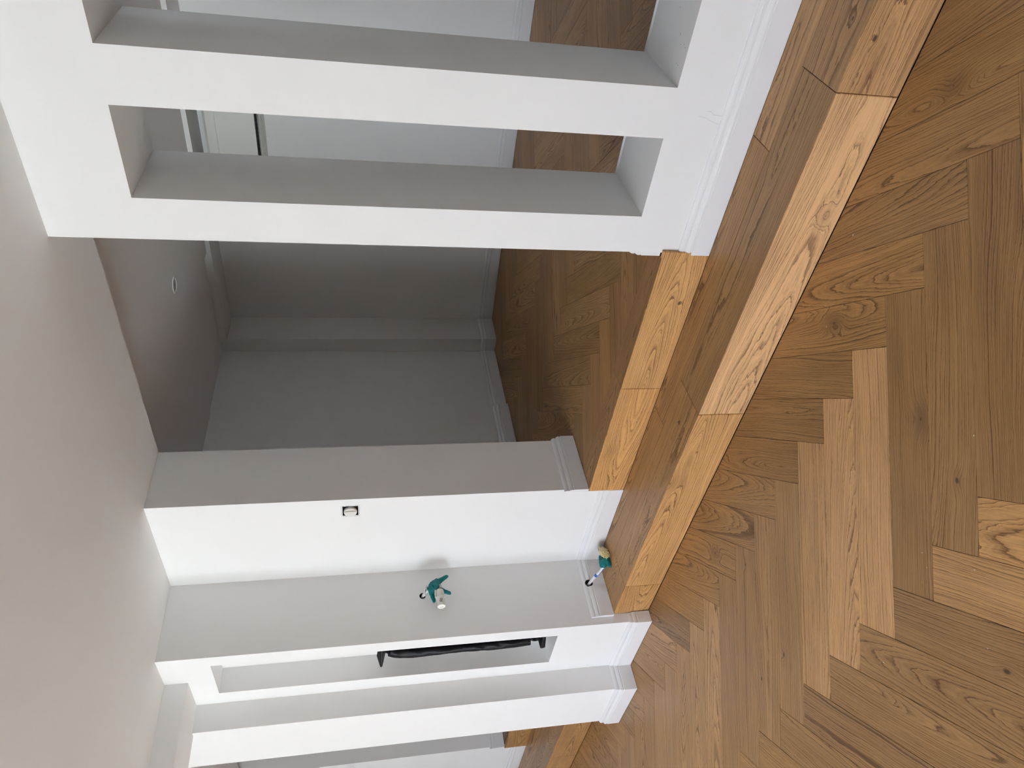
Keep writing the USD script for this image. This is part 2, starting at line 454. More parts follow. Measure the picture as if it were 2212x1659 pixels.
def herringbone(parent, z, p0, q0, region, toner, knots=(), centre=(0, 0), reach=3.4, most=290):
    cells = []
    for m_ in range(-8, 9):
        for k in range(-40, 41):
            a = (p0 + k * W_ + m_ * L_, q0 + k * W_ - m_ * L_)
            cells.append((a[0] + W_ / 2, a[1] + L_ / 2, 1))
            b = (p0 + (k + 1) * W_ + m_ * L_, q0 + k * W_ - m_ * L_)
            cells.append((b[0] + L_ / 2, b[1] + W_ / 2, 0))
    found = []
    for cp, cq, kind in cells:
        x, y = xy(cp, cq)
        if math.hypot(x - centre[0], y - centre[1]) > reach + 1.2:
            continue
        ang = TH + (math.pi / 2 if kind else 0)
        X = np.array([math.cos(ang), math.sin(ang)]); Y = np.array([-X[1], X[0]])
        g = 0.0004
        loc = np.array([(-L_ / 2 + g, -W_ / 2 + g), (L_ / 2 - g, -W_ / 2 + g), (L_ / 2 - g, W_ / 2 - g), (-L_ / 2 + g, W_ / 2 - g)])
        wp = loc[:, :1] * X + loc[:, 1:] * Y + [x, y]
        cut = Polygon(wp).intersection(region)
        for c1 in getattr(cut, 'geoms', [cut]):
            if c1.is_empty or c1.geom_type != 'Polygon' or c1.area < 2e-4:
                continue
            c1 = c1.simplify(1e-6)
            found.append((math.hypot(x - centre[0], y - centre[1]), x, y, X, Y, c1, kind))
    found.sort(key=lambda t: (seen(t[5], z), t[0]))
    for d, x, y, X, Y, cut, kind in found[:most]:
        c = np.array(cut.exterior.coords)[:-1] - [x, y]
        loc = np.stack([c @ X, c @ Y], 1)
        a = np.sum(loc[:, 0] * np.roll(loc[:, 1], -1) - loc[:, 1] * np.roll(loc[:, 0], -1))
        if a < 0:
            loc = loc[::-1]
        if cut.convex_hull.area > cut.area * 1.0005:
            flat = trimesh.creation.extrude_polygon(Polygon(loc), 0.014, engine='earcut'); flat.apply_translation([0, 0, -0.014])
            o = obj('plank', flat, 'oak', parent)
        else:
            o = obj('plank', board_mesh(loc, 0.014), 'oak', parent)
        place(o, (x, y, z), (*X, 0), (*Y, 0), (0, 0, 1))
        knot, size = (9, 9, 0), (0.03, 1e-4, 0)
        seed = RNG.uniform(-1, 1, 3)
        if (kind and RNG.random() < .75) or RNG.random() < .2:      # straighter grain
            seed[1] = RNG.choice([-1, 1]) * RNG.uniform(1.3, 3.0)
        for kx, ky, amp, sp, dr in knots:
            v = np.array([kx - x, ky - y]); u = (v @ X, v @ Y)
            if abs(u[0]) < L_ / 2 and abs(u[1]) < W_ / 2:
                knot, size = (u[0], u[1], amp), (sp, dr, 0)
        board_data(o, seed, knot, size, toner(x, y, kind, cut))
    return found[:most]


def ground_point(px, py, z):
    """where the sight line of a photograph point meets height z: only used to copy the spots of knots and chips seen on the boards"""
    d = F_ + ((1659 - py) - 829.5) / FPX * R_ - (px - 1106) / FPX * U_
    return d * ((z - EYE) / d[2]) + [0, 0, EYE]


def vertical_point(px, py, x):
    d = F_ + ((1659 - py) - 829.5) / FPX * R_ - (px - 1106) / FPX * U_
    return d * (x / d[0]) + [0, 0, EYE]


floor_knots = [(*ground_point(px, py, 0)[:2], amp, sp, dr) for px, py, amp, sp, dr in (
    (1802, 698, 0.034, 0.032, 0.004), (2004, 1054, 0.02, 0.022, 0.009), (2067, 1038, 0.016, 0.02, 0.005), (2175, 1451, 0.014, 0.018, 0.006), (1989, 905, 0.030, 0.030, 0.003),
    (1693, 1414, 0.012, 0.014, 0.005), (1645, 1466, 0.01, 0.012, 0.005), (1610, 1220, 0.012, 0.018, 0.004), (1470, 1180, 0.03, 0.026, 0.002), (1590, 860, 0.03, 0.035, 0.003), (1545, 1195, 0.03, 0.026, 0.002), (2060, 185, 0.030, 0.034, 0.002))]


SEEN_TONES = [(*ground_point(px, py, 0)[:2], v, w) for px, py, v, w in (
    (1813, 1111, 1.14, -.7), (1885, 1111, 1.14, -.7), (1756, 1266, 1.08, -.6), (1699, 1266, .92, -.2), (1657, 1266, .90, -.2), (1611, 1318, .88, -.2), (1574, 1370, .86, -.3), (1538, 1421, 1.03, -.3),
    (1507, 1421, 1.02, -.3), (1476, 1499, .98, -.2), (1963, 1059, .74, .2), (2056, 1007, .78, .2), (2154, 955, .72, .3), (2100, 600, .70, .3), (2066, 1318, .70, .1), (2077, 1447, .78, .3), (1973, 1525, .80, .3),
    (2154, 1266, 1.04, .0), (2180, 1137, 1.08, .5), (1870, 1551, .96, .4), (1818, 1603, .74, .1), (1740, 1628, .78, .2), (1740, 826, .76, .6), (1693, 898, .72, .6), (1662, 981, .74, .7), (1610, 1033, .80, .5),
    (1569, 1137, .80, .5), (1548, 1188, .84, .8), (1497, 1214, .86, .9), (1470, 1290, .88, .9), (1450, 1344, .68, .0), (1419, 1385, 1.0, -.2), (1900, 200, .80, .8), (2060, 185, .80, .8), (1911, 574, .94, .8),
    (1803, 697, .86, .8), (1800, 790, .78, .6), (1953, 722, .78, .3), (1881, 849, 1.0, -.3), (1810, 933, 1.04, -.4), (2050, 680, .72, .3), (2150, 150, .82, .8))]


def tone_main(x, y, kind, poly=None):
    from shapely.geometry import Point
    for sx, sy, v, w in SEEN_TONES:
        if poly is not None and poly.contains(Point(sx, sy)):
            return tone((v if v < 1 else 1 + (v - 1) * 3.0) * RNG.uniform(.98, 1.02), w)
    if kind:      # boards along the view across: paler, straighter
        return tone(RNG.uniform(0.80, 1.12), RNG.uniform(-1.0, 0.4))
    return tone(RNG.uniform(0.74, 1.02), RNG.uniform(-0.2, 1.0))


floor = thing('floor', 'brown oak herringbone floor of the near room', 'floor', kind='structure')
obj('underlay', bx((XROOM - .2, YROOM0 - .2, -0.06), (4.75, YROOM1 + .2, -0.0135)), 'subfloor', floor)
region = Polygon([(-3.9, -2.5), (X1 - .002, -2.5), (X1 - .002, YS - .017), (XN - .017, YS - .017), (XN - .017, YN2 - .017), (XP - .017, YN2 - .017), (XP - .017, YP + .017), (X1L - .002, YP + .017), (X1L - .002, 8.1), (-3.9, 8.1)])
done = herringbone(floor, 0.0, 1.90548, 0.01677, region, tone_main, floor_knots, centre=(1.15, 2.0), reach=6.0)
# beyond the boards laid one by one the floor goes on plain
rest = region
for d in done:
    rest = rest.difference(d[5].buffer(0.0006, join_style=2))
polys = [g.buffer(-0.001, join_style=2) for g in getattr(rest, 'geoms', [rest]) if g.area > 0.02]
flat = []
for g in polys:
    for g2 in getattr(g, 'geoms', [g]):
        if g2.area > 0.02:
            flat.append(trimesh.creation.extrude_polygon(g2, 0.0125, engine='earcut'))
if flat:
    fm = cat_(flat); fm.apply_translation([0, 0, -0.0135])
    o = obj('outer_boards', fm, 'subfloor', floor)

floor_b = thing('floor_back', 'dark herringbone oak floor of the raised back room', 'floor', kind='structure')
obj('underlay', bx((XW + .01, YROOM0, 0.0), (XF + .02, YBL + .02, ZU - .0135)), 'subfloor', floor_b)
region_b = Polygon([(2.2255, -1.0), (XF - .018, -1.0), (XF - .018, 3.692 - .018), (XPI - .017, 3.692 - .018), (XPI - .017, 3.815 - .017), (3.815, 3.815 - .017), (3.815, YBL - .018), (XWB + .02, YBL - .018), (XWB + .02, YR - .016), (2.2255, YR - .016), (2.2255, YE + .016), (XWB + .02, YE + .016), (XWB + .02, -1.0)])
herringbone(floor_b, ZU, 3.692, -1.326, region_b, lambda x, y, k, c: tone(RNG.uniform(0.80, 1.08), RNG.uniform(0, 1)), (), centre=(3.4, 2.0), reach=3.2, most=240)
# border boards along the top of the stair
for ya, yb in ((YE + .018, 1.979), (1.980, YR - .002)):
    o = obj('border_board', board_mesh([(-(yb - ya) / 2, -0.0597), ((yb - ya) / 2, -0.0597), ((yb - ya) / 2, 0.0597), (-(yb - ya) / 2, 0.0597)], 0.014), 'oak', floor_b)
    place(o, (2.1650, (ya + yb) / 2, ZU), (0, 1, 0), (-1, 0, 0), (0, 0, 1))
    board_data(o, RNG.uniform(-1, 1, 3), (9, 9, 0) if ya < 1.5 else (9, 9, 0), tone=tone(0.95, 0.3))

floor_h = thing('floor_hall', 'raised oak floor of the left hall', 'floor', kind='structure')
obj('underlay', bx((XWL + .01, YP, 0.0), (4.7, YROOM1, ZU - .0005)), 'subfloor', floor_h)

# ------------------------------------------------------------------ staircases
def riser(parent, x, ya, yb, z0, z1, seed=None, knot=(9, 9, 0), size=(0.03, 1e-4, 0), tn=(1, 1, 1), thick=0.014):
    z1 -= 0.0007
    l, hgt = yb - ya - 0.001, z1 - z0
    o = obj('riser_board', board_mesh([(-l / 2, -hgt / 2), (l / 2, -hgt / 2), (l / 2, hgt / 2), (-l / 2, hgt / 2)], thick, 0.0022), 'oak', parent)
    # local x -> -y, local y -> +z, local z -> -x
    place(o, (x, (ya + yb) / 2, (z0 + z1) / 2), (0, -1, 0), (0, 0, 1), (-1, 0, 0))
    board_data(o, seed, knot, size, tn)


def tread(parent, xa, xb, ya, yb, z, seed=None, knot=(9, 9, 0), size=(0.03, 1e-4, 0), tn=(1, 1, 1)):
    l, w = yb - ya - 0.0009, xb - xa - 0.0007
    o = obj('tread_board', board_mesh([(-l / 2, -w / 2), (l / 2, -w / 2), (l / 2, w / 2), (-l / 2, w / 2)], 0.0138, 0.0009), 'oak', parent)
    place(o, ((xa + xb) / 2, (ya + yb) / 2, z), (0, 1, 0), (-1, 0, 0), (0, 0, 1))
    board_data(o, seed, knot, size, tn)


def kn_riser(px, py, x, ya, yb, z0, z1):
    p = vertical_point(px, py, x)
    return -(p[1] - (ya + yb) / 2), p[2] - (z0 + z1) / 2


def kn_tread(px, py, xa, xb, ya, yb, z):
    p = ground_point(px, py, z)
    return p[1] - (ya + yb) / 2, -(p[0] - (xa + xb) / 2)


stair = thing('staircase', 'two oak steps running along the slotted wall up to the opening', 'stairs')
obj('carcass', cat_([bx((X1 + .0145, YROOM0 + .01, 0), (X2 + .012, YS - .001, ZT - .0142)), bx((X2 + .0145, YE + .002, ZT - .014), (XW + .115, YR - .002, ZU - .0142))]), 'subfloor', stair)
RB = [(-0.65, 0.5865), (0.5875, 1.8205), (1.8215, 3.0345), (3.0355, YS - .002)]
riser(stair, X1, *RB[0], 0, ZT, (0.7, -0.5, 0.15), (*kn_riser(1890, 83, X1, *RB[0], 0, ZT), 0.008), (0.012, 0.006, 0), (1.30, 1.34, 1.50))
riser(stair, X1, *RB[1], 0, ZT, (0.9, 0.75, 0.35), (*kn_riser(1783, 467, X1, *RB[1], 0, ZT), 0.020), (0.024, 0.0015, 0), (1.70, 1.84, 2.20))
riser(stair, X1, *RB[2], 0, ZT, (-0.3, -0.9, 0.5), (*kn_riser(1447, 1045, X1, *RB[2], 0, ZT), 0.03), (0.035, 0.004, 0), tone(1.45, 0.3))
riser(stair, X1, *RB[3], 0, ZT, (0.2, 0.4, -0.9), tn=tone(1.25, 0.8))
TB = [(-0.65, 0.5865), (0.5875, 1.8205), (1.8215, 3.0345), (3.0355, YS - .002)]
xm = 1.980
tread(stair, X1 + .0003, xm, *TB[0], ZT, (0.8, -0.6, 0.1), (*kn_tread(1842, 40, X1, xm, *TB[0], ZT), 0.006), (0.010, 0.004, 0), tone(0.92, -0.6))
tread(stair, X1 + .0003, xm, *TB[1], ZT, (0.95, 0.9, 0.1), tn=tone(0.86, -0.4))
tread(stair, X1 + .0003, xm, *TB[2], ZT, (0.6, -0.9, 0.15), (*kn_tread(1467, 913, X1, xm, *TB[2], ZT), 0.006), (0.012, 0.007, 0), tone(1.0, 0.2))
tread(stair, X1 + .0003, xm, *TB[3], ZT, (0.1, 0.3, -0.7), tn=tone(1.02, 0.0))
TI = [(-0.4, 0.8475), (0.8485, 2.0865), (2.0875, YS - .002)]
for i, (ya, yb) in enumerate(TI):
    tread(stair, xm, X2 + .001, ya, yb, ZT, [(0.9, 0.4, -0.1), (0.4, 0.95, 0.25), (-0.2, 0.9, 0.4)][i], tn=[tone(1.1, -0.7), tone(0.92, 0.1), tone(0.94, 0.2)][i])
R2 = [(YE - .012, 1.9855), (1.9865, YR + .001)]
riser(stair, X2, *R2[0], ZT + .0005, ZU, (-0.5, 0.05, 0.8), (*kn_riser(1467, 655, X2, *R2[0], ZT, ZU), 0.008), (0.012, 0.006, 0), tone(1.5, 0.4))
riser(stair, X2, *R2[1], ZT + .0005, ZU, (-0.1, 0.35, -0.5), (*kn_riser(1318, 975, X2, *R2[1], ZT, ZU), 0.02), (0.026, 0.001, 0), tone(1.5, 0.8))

stair_l = thing('staircase', 'two oak steps at the far left behind the niche pier', 'stairs')
obj('carcass', cat_([bx((X1L + .0145, YP + .002, 0), (X2L + .016, YROOM1, ZT - .0142)), bx((X2L + .0145, YP + .002, ZT - .014), (XWL + .05, YLR - .002, ZU - .0142))]), 'subfloor', stair_l)
for ya, yb, tn in ((YP + .002, 5.300, tone(0.98, 0.7)), (5.301, 6.5, tone(1.05, 0.5))):
    riser(stair_l, X1L, ya, yb, 0, ZT, tn=tn)
for ya, yb in ((YP + .002, 5.25), (5.251, 6.5)):
    tread(stair_l, X1L + .0003, 1.985, ya, yb, ZT, tn=tone(RNG.uniform(.85, 1.0), -0.3))
for ya, yb in ((YP + .002, 4.95), (4.951, 6.2), (6.201, 6.9)):
    tread(stair_l, 1.985, X2L + .001, ya, yb, ZT, tn=tone(RNG.uniform(.85, 1.0), -0.3))
riser(stair_l, X2L, YP + .002, YLR + .012, ZT + .0005, ZU, (-0.4, 0.3, -0.6), tn=tone(1.0, 1.0))

# ------------------------------------------------------------------ baseboards
PH, PD = 0.122, 0.0165
PROFILE = [(0, 0), (1, 0), (1, .600), (.86, .612), (.80, .622), (.84, .640), (.93, .655), (.93, .700), (.84, .745), (.66, .785), (.60, .800), (.46, .812), (.46, .828), (.56, .846), (.56, .905), (.50, .940), (.36, .975), (.22, 1.0), (0, 1.0)]


def skirting(a, b, z, out, s0=0, s1=0):
    """baseboard from a to b (plan points on the wall face) at height z; out = outward normal; s0, s1: +1 outer mitre, -1 inner mitre, 0 square"""
    a, b, out = np.array(a, float), np.array(b, float), np.array(out, float)
    t = (b - a) / np.linalg.norm(b - a)
    v = []
    for end, s, sg in ((a, s0, -1), (b, s1, 1)):
        for d, hh in PROFILE:
            p = end + out * (d * PD) + t * (sg * s * d * PD)
            v.append((p[0], p[1], z + 0.0015 + hh * (PH - .0015)))
    n = len(PROFILE)
    f = []
    for i in range(n):
        j = (i + 1) % n
        f += [(i, j, n + j), (i, n + j, n + i)]
    pl = Polygon(PROFILE)
    vv, ff = trimesh.creation.triangulate_polygon(pl, engine='earcut')
    idx = [int(np.argmin(np.hypot(*(np.array(PROFILE) - q).T))) for q in vv]
    for tr in ff:
        i, j, k = (idx[c] for c in tr)
        f += [(i, j, k), (n + i, n + k, n + j)]
    m = trimesh.Trimesh(np.array(v), np.array(f), process=False)
    m.fix_normals()
    return m


def baseboard(name, segs, label):
    struct(name, cat_([skirting(*s) for s in segs]), 'trim_paint', label, 'baseboard')


g = .0003
baseboard('baseboard_slotted', [((XW, YROOM0 + .02), (XW, YE - .001), ZT, (-1, 0))], 'white moulded baseboard along the foot of the slotted wall')
baseboard('baseboard_slotted_end', [((XW + .004, YE), (XWB, YE), ZU, (0, 1), 0, 1), ((XWB, YE), (XWB, -1.0), ZU, (1, 0), 1, 0)], 'short cut baseboard on the end of the slotted wall beside the upper riser')
baseboard('baseboard_reveal', [((X2 + .001, YR), (XWB, YR), ZU, (0, -1), 0, 1), ((XWB, YR), (XWB, YBL), ZU, (1, 0), 1, 0)], 'shaded baseboard round the reveal of the wide opening')
baseboard('baseboard_switch', [((XW, YR + .001), (XW, YS), ZT, (-1, 0), 0, -1)], 'bright baseboard under the round switch cap, on the lower tread')
seg = skirting((XW, YS), (X1 - .012, YS), ZT, (0, -1), -1, 0)
cut = tri(man(seg) - m3.Manifold.cylinder(0.12, .0215, .0215, 28).rotate([-90, 0, 0]).translate([HOLE_B[0], YS - .05, HOLE_B[2]]))
struct('baseboard_recess', cut, 'trim_paint', 'baseboard with a hole cut for the pipe, on the lower tread', 'baseboard')
baseboard('baseboard_niche', [((X1 - .004, YS), (XN, YS), 0, (0, -1), 0, 1), ((XN, YS), (XN, YN2), 0, (-1, 0), 1, -1), ((XN, YN2), (XP, YN2), 0, (0, -1), -1, 1), ((XP, YN2), (XP, YP), 0, (-1, 0), 1, 1), ((XP, YP), (X1L - .004, YP), 0, (0, 1), 1, 0)], 'white baseboard stepping round the niche pier on the herringbone floor')
baseboard('baseboard_hall', [((X2L + .001, YLR), (2.515, YLR), ZU, (0, -1), 0, 1)], 'shaded baseboard in the reveal at the far left')
baseboard('baseboard_hall_front', [((XWL, YLR + .001), (XWL, 8.0), ZT, (-1, 0))], 'baseboard on the far left tread')
baseboard('baseboard_back_left', [((XWB, YBL), (3.815, YBL), ZU, (0, -1), -1, 1), ((3.815, YBL), (3.815, 3.815), ZU, (1, 0), 1, 0), ((3.815, 3.815), (XPI, 3.815), ZU, (0, -1), 0, -1), ((XPI, 3.815), (XPI, 3.692), ZU, (-1, 0), -1, 1), ((XPI, 3.692), (XF, 3.692), ZU, (0, -1), 1, -1)], 'dim baseboard along the side wall and pilaster of the back room')
baseboard('baseboard_back_far', [((XF, 3.692), (XF, -.94), ZU, (-1, 0), -1, 0)], 'baseboard along the far wall of the back room')

# ------------------------------------------------------------------ windows behind the viewer, ground outside
wf = thing('window_1', 'wide glazed doors behind the viewer', 'window', kind='structure')
y0, y1, z0, z1 = WIN['y0'], WIN['y1'], WIN['z0'], WIN['z1']
fr = [bx((XROOM - .14, y0, z0), (XROOM - .06, y1, z0 + .06)), bx((XROOM - .14, y0, z1 - .06), (XROOM - .06, y1, z1))]
for yy in (y0 + .03, y0 + (y1 - y0) / 3, y0 + 2 * (y1 - y0) / 3, y1 - .03):
    fr.append(bx((XROOM - .14, yy - .03, z0), (XROOM - .06, yy + .03, z1)))
obj('frame', cat_(fr), 'window_frame', wf)
wb = thing('window_2', 'window of the back room beyond the slots', 'window', kind='structure')
obj('frame', cat_([bx((2.75, YBR - .12, ZU + 1.6), (3.25, YBR - .06, ZU + 1.64)), bx((2.75, YBR - .12, ZU + 2.01), (3.25, YBR - .06, ZU + 2.05))]), 'window_frame', wb)
tag(obj('terrace', bx((-40, -40, -.25), (40, 40, -.07)), 'paving'), 'pale paved ground outside the house', 'ground', kind='structure')

# ------------------------------------------------------------------ air conditioner on the far wall
ac = thing('air_conditioner', 'white wall-mounted air conditioner high on the far wall, glimpsed through a slot', 'air conditioner', (XF, 2.12, EYE + .632))
D_, HH, WD = 0.235, 0.345, 0.98
prof = [(0, 0.0), (-D_ * .55, 0.0), (-D_ * .93, .012), (-D_ * .985, .03), (-D_, .25), (-D_ * .99, .27), (-D_ * .985, HH - .02), (-D_ * .93, HH - .004), (-D_ * .6, HH), (0, HH)]
body = prism([(x, z) for x, z in prof], -WD / 2, WD / 2)
body -= mbox(np.array([-D_ - .1, 0.268, -1]), np.array([-D_ + .009, 0.272, 1]))
body -= mbox(np.array([-D_ * .93, -0.1, -WD / 2 + .05]), np.array([-D_ * .62, 0.02, WD / 2 - .05]))
bm = tri(body); bm.apply_transform(np.array([[1, 0, 0, 0], [0, 0, -1, 0], [0, 1, 0, 0], [0, 0, 0, 1]], float))
obj('body', bm, 'ac_plastic', ac, smooth=30)
obj('front_panel', tri(rbox((-D_ - .008, -WD / 2 + .004, .030), (-D_ + .01, WD / 2 - .004, .2665), .004)), 'ac_plastic', ac, smooth=40)
obj('outlet_slot', bx((-D_ - .004, -WD / 2 + .01, .014), (-D_ + .02, WD / 2 - .01, .0285)), 'black_plastic', ac)
lv = tri(rbox((-D_ * .91, -WD / 2 + .055, .003), (-D_ * .64, WD / 2 - .055, .010), .003)); obj('louver', lv, 'ac_plastic', ac, smooth=40)

# ------------------------------------------------------------------ downlight
dl = thing('downlight', 'small round recessed downlight in the dim ceiling of the back room', 'ceiling light', (3.652, 2.563, ZB))
obj('trim_ring', lathe([(.036, .004), (.037, -.004), (.043, -.0065), (.049, -.005), (.051, 0), (.051, .004), (.036, .004)], (0, 0, 0), (0, 0, 1), 48), 'trim_paint', dl, smooth=40)
obj('lens', lathe([(0, -.0005), (.036, -.0005), (.036, .003), (0, .003)], (0, 0, 0), (0, 0, 1), 40), 'lens', dl)

# ------------------------------------------------------------------ round cap in its open wall box
sw = thing('wall_box', 'black square cut-out with a round white cap, beside the edge of the opening', 'switch', (XW, 2.7625, 1.5268))
bxm = mbox(np.array([.001, -.0345, -.036]), np.array([.044, .0345, .036])) - mbox(np.array([-.01, -.0325, -.034]), np.array([.042, .0325, .034]))
obj('box', tri(bxm), 'void_black', sw)
# rough painted-over edge of a square plate round the cut-out
rim = []
for k in range(64):
    a = k / 64 * 2 * math.pi
    c = (math.cos(a), math.sin(a)); sc = .0405 / max(abs(c[0]), abs(c[1]))
    if RNG.random() < .55:
        p = (c[0] * sc * .97, c[1] * sc)
        l_, w_ = RNG.uniform(.0012, .0042), RNG.uniform(.0005, .0010)
        hor = abs(c[1]) > abs(c[0])
        dy, dz = (l_, w_) if hor else (w_, l_)
        rim.append(bx((-.0006, p[0] - dy, p[1] - dz), (.0005, p[0] + dy, p[1] + dz)))
obj('torn_edge', cat_(rim), 'scuff', sw)
cap = lathe([(0, .0), (.0285, 0), (.0300, -.001), (.0308, .003), (.0308, .010), (.022, .012), (0, .012)], (-.006, .0035, 0), (1, 0, 0), 56)
CAP = obj('cap', cap, 'white_plastic', sw, smooth=35)
face = m3.Manifold.cylinder(.0055, .0268, .0262, 56).rotate([0, -90, 0]).translate([-.0055, .0035, 0]) ^ mbox(np.array([-.02, -.0070, -.05]), np.array([.02, .05, .05]))
obj('cap_face', tri(face), 'white_plastic', CAP)
obj('stem', lathe([(0, 0), (.012, 0), (.012, .036), (0, .036)], (.006, .0035, 0), (1, 0, 0), 24), 'void_black', sw)

# ------------------------------------------------------------------ black rail in the niche
NB = XN + .130
rail = thing('rail', 'black wrapped vertical rail on end brackets inside the tall niche', 'rail', (NB, 3.50, 0.5))
ry = .045
bar = spline([(-.050, ry + .010, .10), (-.055, ry + .012, .28), (-.057, ry + .014, .50), (-.056, ry + .016, .70), (-.053, ry + .012, .80), (-.048, ry, .845)], 40)
bm = tube(bar, .026 + .003 * np.sin(np.linspace(0, 9, 40)), 18)
bm.vertices += (meshkit.fbm(bm.vertices * [60, 60, 22], 3)[:, None] - .5) * .010 * np.array([1, 1, 0])
obj('bar', bm, 'black_rubber', rail, smooth=50)
obj('back_strip', tri(rbox((-.022, -.115, .030), (-.0005, .080, .875), .004)), 'black_rubber', rail, smooth=40)
top = m3.Manifold.batch_hull([m3.Manifold.sphere(r, 16).translate(list(p)) for p, r in [((-.012, .06, .892), .010), ((-.012, -.05, .880), .008), ((-.105, .082, .889), .0065), ((-.060, .060, .905), .006), ((-.030, .06, .868), .007)]])
obj('top_bracket', tri(top), 'black_plastic', rail, smooth=40)
nk = tube(spline([(-.02, .045, .872), (-.040, .055, .850), (-.048, .050, .836), (-.045, .047, .80)], 16), np.linspace(.018, .012, 16), 12)
obj('neck', nk, 'black_plastic', rail, smooth=40)
bot = m3.Manifold.batch_hull([m3.Manifold.sphere(.006, 16).translate(list(p)) for p in [(-.012, .05, .020), (-.012, -.06, .016), (-.090, .064, .026), (-.092, .064, .042), (-.016, .05, .052)]])
obj('bottom_bracket', tri(bot), 'black_plastic', rail, smooth=40)
nk2 = tube(spline([(-.02, .03, .050), (-.050, .045, .060), (-.052, .048, .078), (-.035, .045, .105), (-.03, .04, .14)], 20), np.r_[np.linspace(.016, .010, 10), np.linspace(.010, .018, 10)], 12)
obj('neck', nk2, 'black_plastic', rail, smooth=40)

# ------------------------------------------------------------------ radiator valve wrapped in a green glove
def blob(spheres, links, refine=.003, smooth=8):
    """one skin over chains of spheres: spheres = {name: (point, radius)}, links = pairs or triples of names"""
    out = m3.Manifold()
    for ln in links:
        out += m3.Manifold.batch_hull([m3.Manifold.sphere(float(spheres[n][1]), 20).translate([float(c) for c in spheres[n][0]]) for n in ln])
    m = tri(out.refine_to_length(refine))
    m.merge_vertices()
    trimesh.smoothing.filter_taubin(m, iterations=smooth)
    return m


zc = EYE
rv = thing('radiator_valve', 'white ribbed thermostatic valve head wrapped in a glove, halfway up the recess wall', 'valve', (0, 0, 0))
VY, VZ = 3.212, zc - .355
head = [(0, 0), (.0165, 0), (.0190, .004), (.0205, .012), (.0210, .034), (.0212, .040), (.0236, .041), (.0240, .046), (.0212, .047), (.0204, .078), (.0196, .083), (0, .083)]
VH = obj('valve_head', lathe(head, (1.941, VY, VZ), (-1, 0, -0.02), 48), 'white_plastic', rv, smooth=35)
crown = m3.Manifold.cylinder(.009, .0200, .0206, 40)
for k in range(8):
    a = k / 8 * 2 * math.pi
    crown -= m3.Manifold.cylinder(.05, .0042, .0042, 14).translate([.0228 * math.cos(a), .0228 * math.sin(a), -.01])
crown -= m3.Manifold.cylinder(.01, .010, .010, 30).translate([0, 0, .006])
cm = tri(crown); cm.apply_transform(align((-1, 0, -.02))); cm.apply_translation((1.857, VY, VZ - .0017))
obj('crown', cm, 'chip_white', VH, smooth=30)
for k in range(3):      # three wavy black marks on the side of the head
    pts = []
    for u in np.linspace(0, 1, 12):
        a = math.radians(166 + 13 * k) + .10 * math.sin(u * 6.28)
        pts.append((1.884 - .021 * u, VY + .0206 * math.cos(a), VZ + .0206 * math.sin(a) - .001))
    obj('mark', tube(pts, .0011, 6), 'print_black', VH)
obj('clip', tri(rbox((1.900, VY - .0100, VZ + .0190), (1.940, VY + .004, VZ + .0255), .002)), 'white_plastic', VH, smooth=40)
COLLAR = lathe([(0, 0), (.0095, 0), (.0118, .001), (.0118, .012), (.0105, .013), (.0105, .024), (0, .024)], (1.968, VY, VZ), (-1, 0, -.02), 32)
obj('collar', COLLAR, 'steel', rv, smooth=35)
obj('seal_ring', lathe([(.008, 0), (.0150, 0), (.0155, .002), (.0150, .004), (.008, .004)], (1.9455, VY, VZ), (-1, 0, -.02), 36), 'black_plastic', rv, smooth=35)
obj('supply_pipe', tube(spline([(1.966, YS + .06, zc - .275), (1.965, YS, zc - .277), (1.958, 3.262, zc - .284), (1.957, 3.232, zc - .305), (1.968, 3.222, zc - .345)], 24), .0075, 16), 'white_pipe', rv, smooth=50)
obj('escutcheon', lathe([(.008, 0), (.024, -.001), (.0275, -.003), (.0284, -.0012), (.0245, .003), (.008, .006)], (1.955, 3.234, zc - .287), (.30, .30, .9), 40), 'white_pipe', rv, smooth=40)
obj('hole_lining', lathe([(.0130, 0), (.0168, 0), (.0168, .07), (.0, .07), (0, .068), (.0130, .068)], (HOLE_A[0], YS + .002, HOLE_A[2]), (0, 1, 0), 28), 'void_black', rv)

G = {'a': ((1.960, 3.232, zc - .316), .0205), 'b': ((1.978, 3.225, zc - .322), .0200), 'c': ((1.994, 3.222, zc - .343), .0180), 'd': ((1.972, 3.208, zc - .340), .0165),
     'e': ((1.958, 3.204, zc - .348), .011), 'f1': ((1.998, 3.222, zc - .358), .0150), 'f2': ((2.007, 3.220, zc - .374), .0125), 'f3': ((2.020, 3.219, zc - .397), .0100),
     'g0': ((1.964, 3.238, zc - .358), .0125), 'g1': ((1.952, 3.238, zc - .374), .0115), 'g2': ((1.942, 3.237, zc - .392), .0110), 'g3': ((1.933, 3.236, zc - .408), .0086),
     'h0': ((1.940, 3.242, zc - .318), .0125), 'h1': ((1.918, 3.244, zc - .322), .0110), 'h2': ((1.899, 3.244, zc - .326), .0085)}
gl = blob(G, [('a', 'b', 'd'), ('b', 'c', 'd'), ('d', 'e', 'a'), ('c', 'f1'), ('f1', 'f2'), ('f2', 'f3'), ('a', 'g0', 'c'), ('g0', 'g1'), ('g1', 'g2'), ('g2', 'g3'), ('a', 'h0'), ('h0', 'h1'), ('h1', 'h2')], .0025, 6)
gl.vertices += gl.vertex_normals * ((np.abs(meshkit.fbm(gl.vertices * 95, 3) - .5)[:, None]) * .013 - .002)
clear = m3.Manifold.cylinder(.034, .0122, .0122, 32).rotate([0, -90, 0]).translate([1.972, VY, VZ]) + m3.Manifold.cylinder(.1, .0244, .0244, 32).rotate([0, -90, 0]).translate([1.9465, VY, VZ])
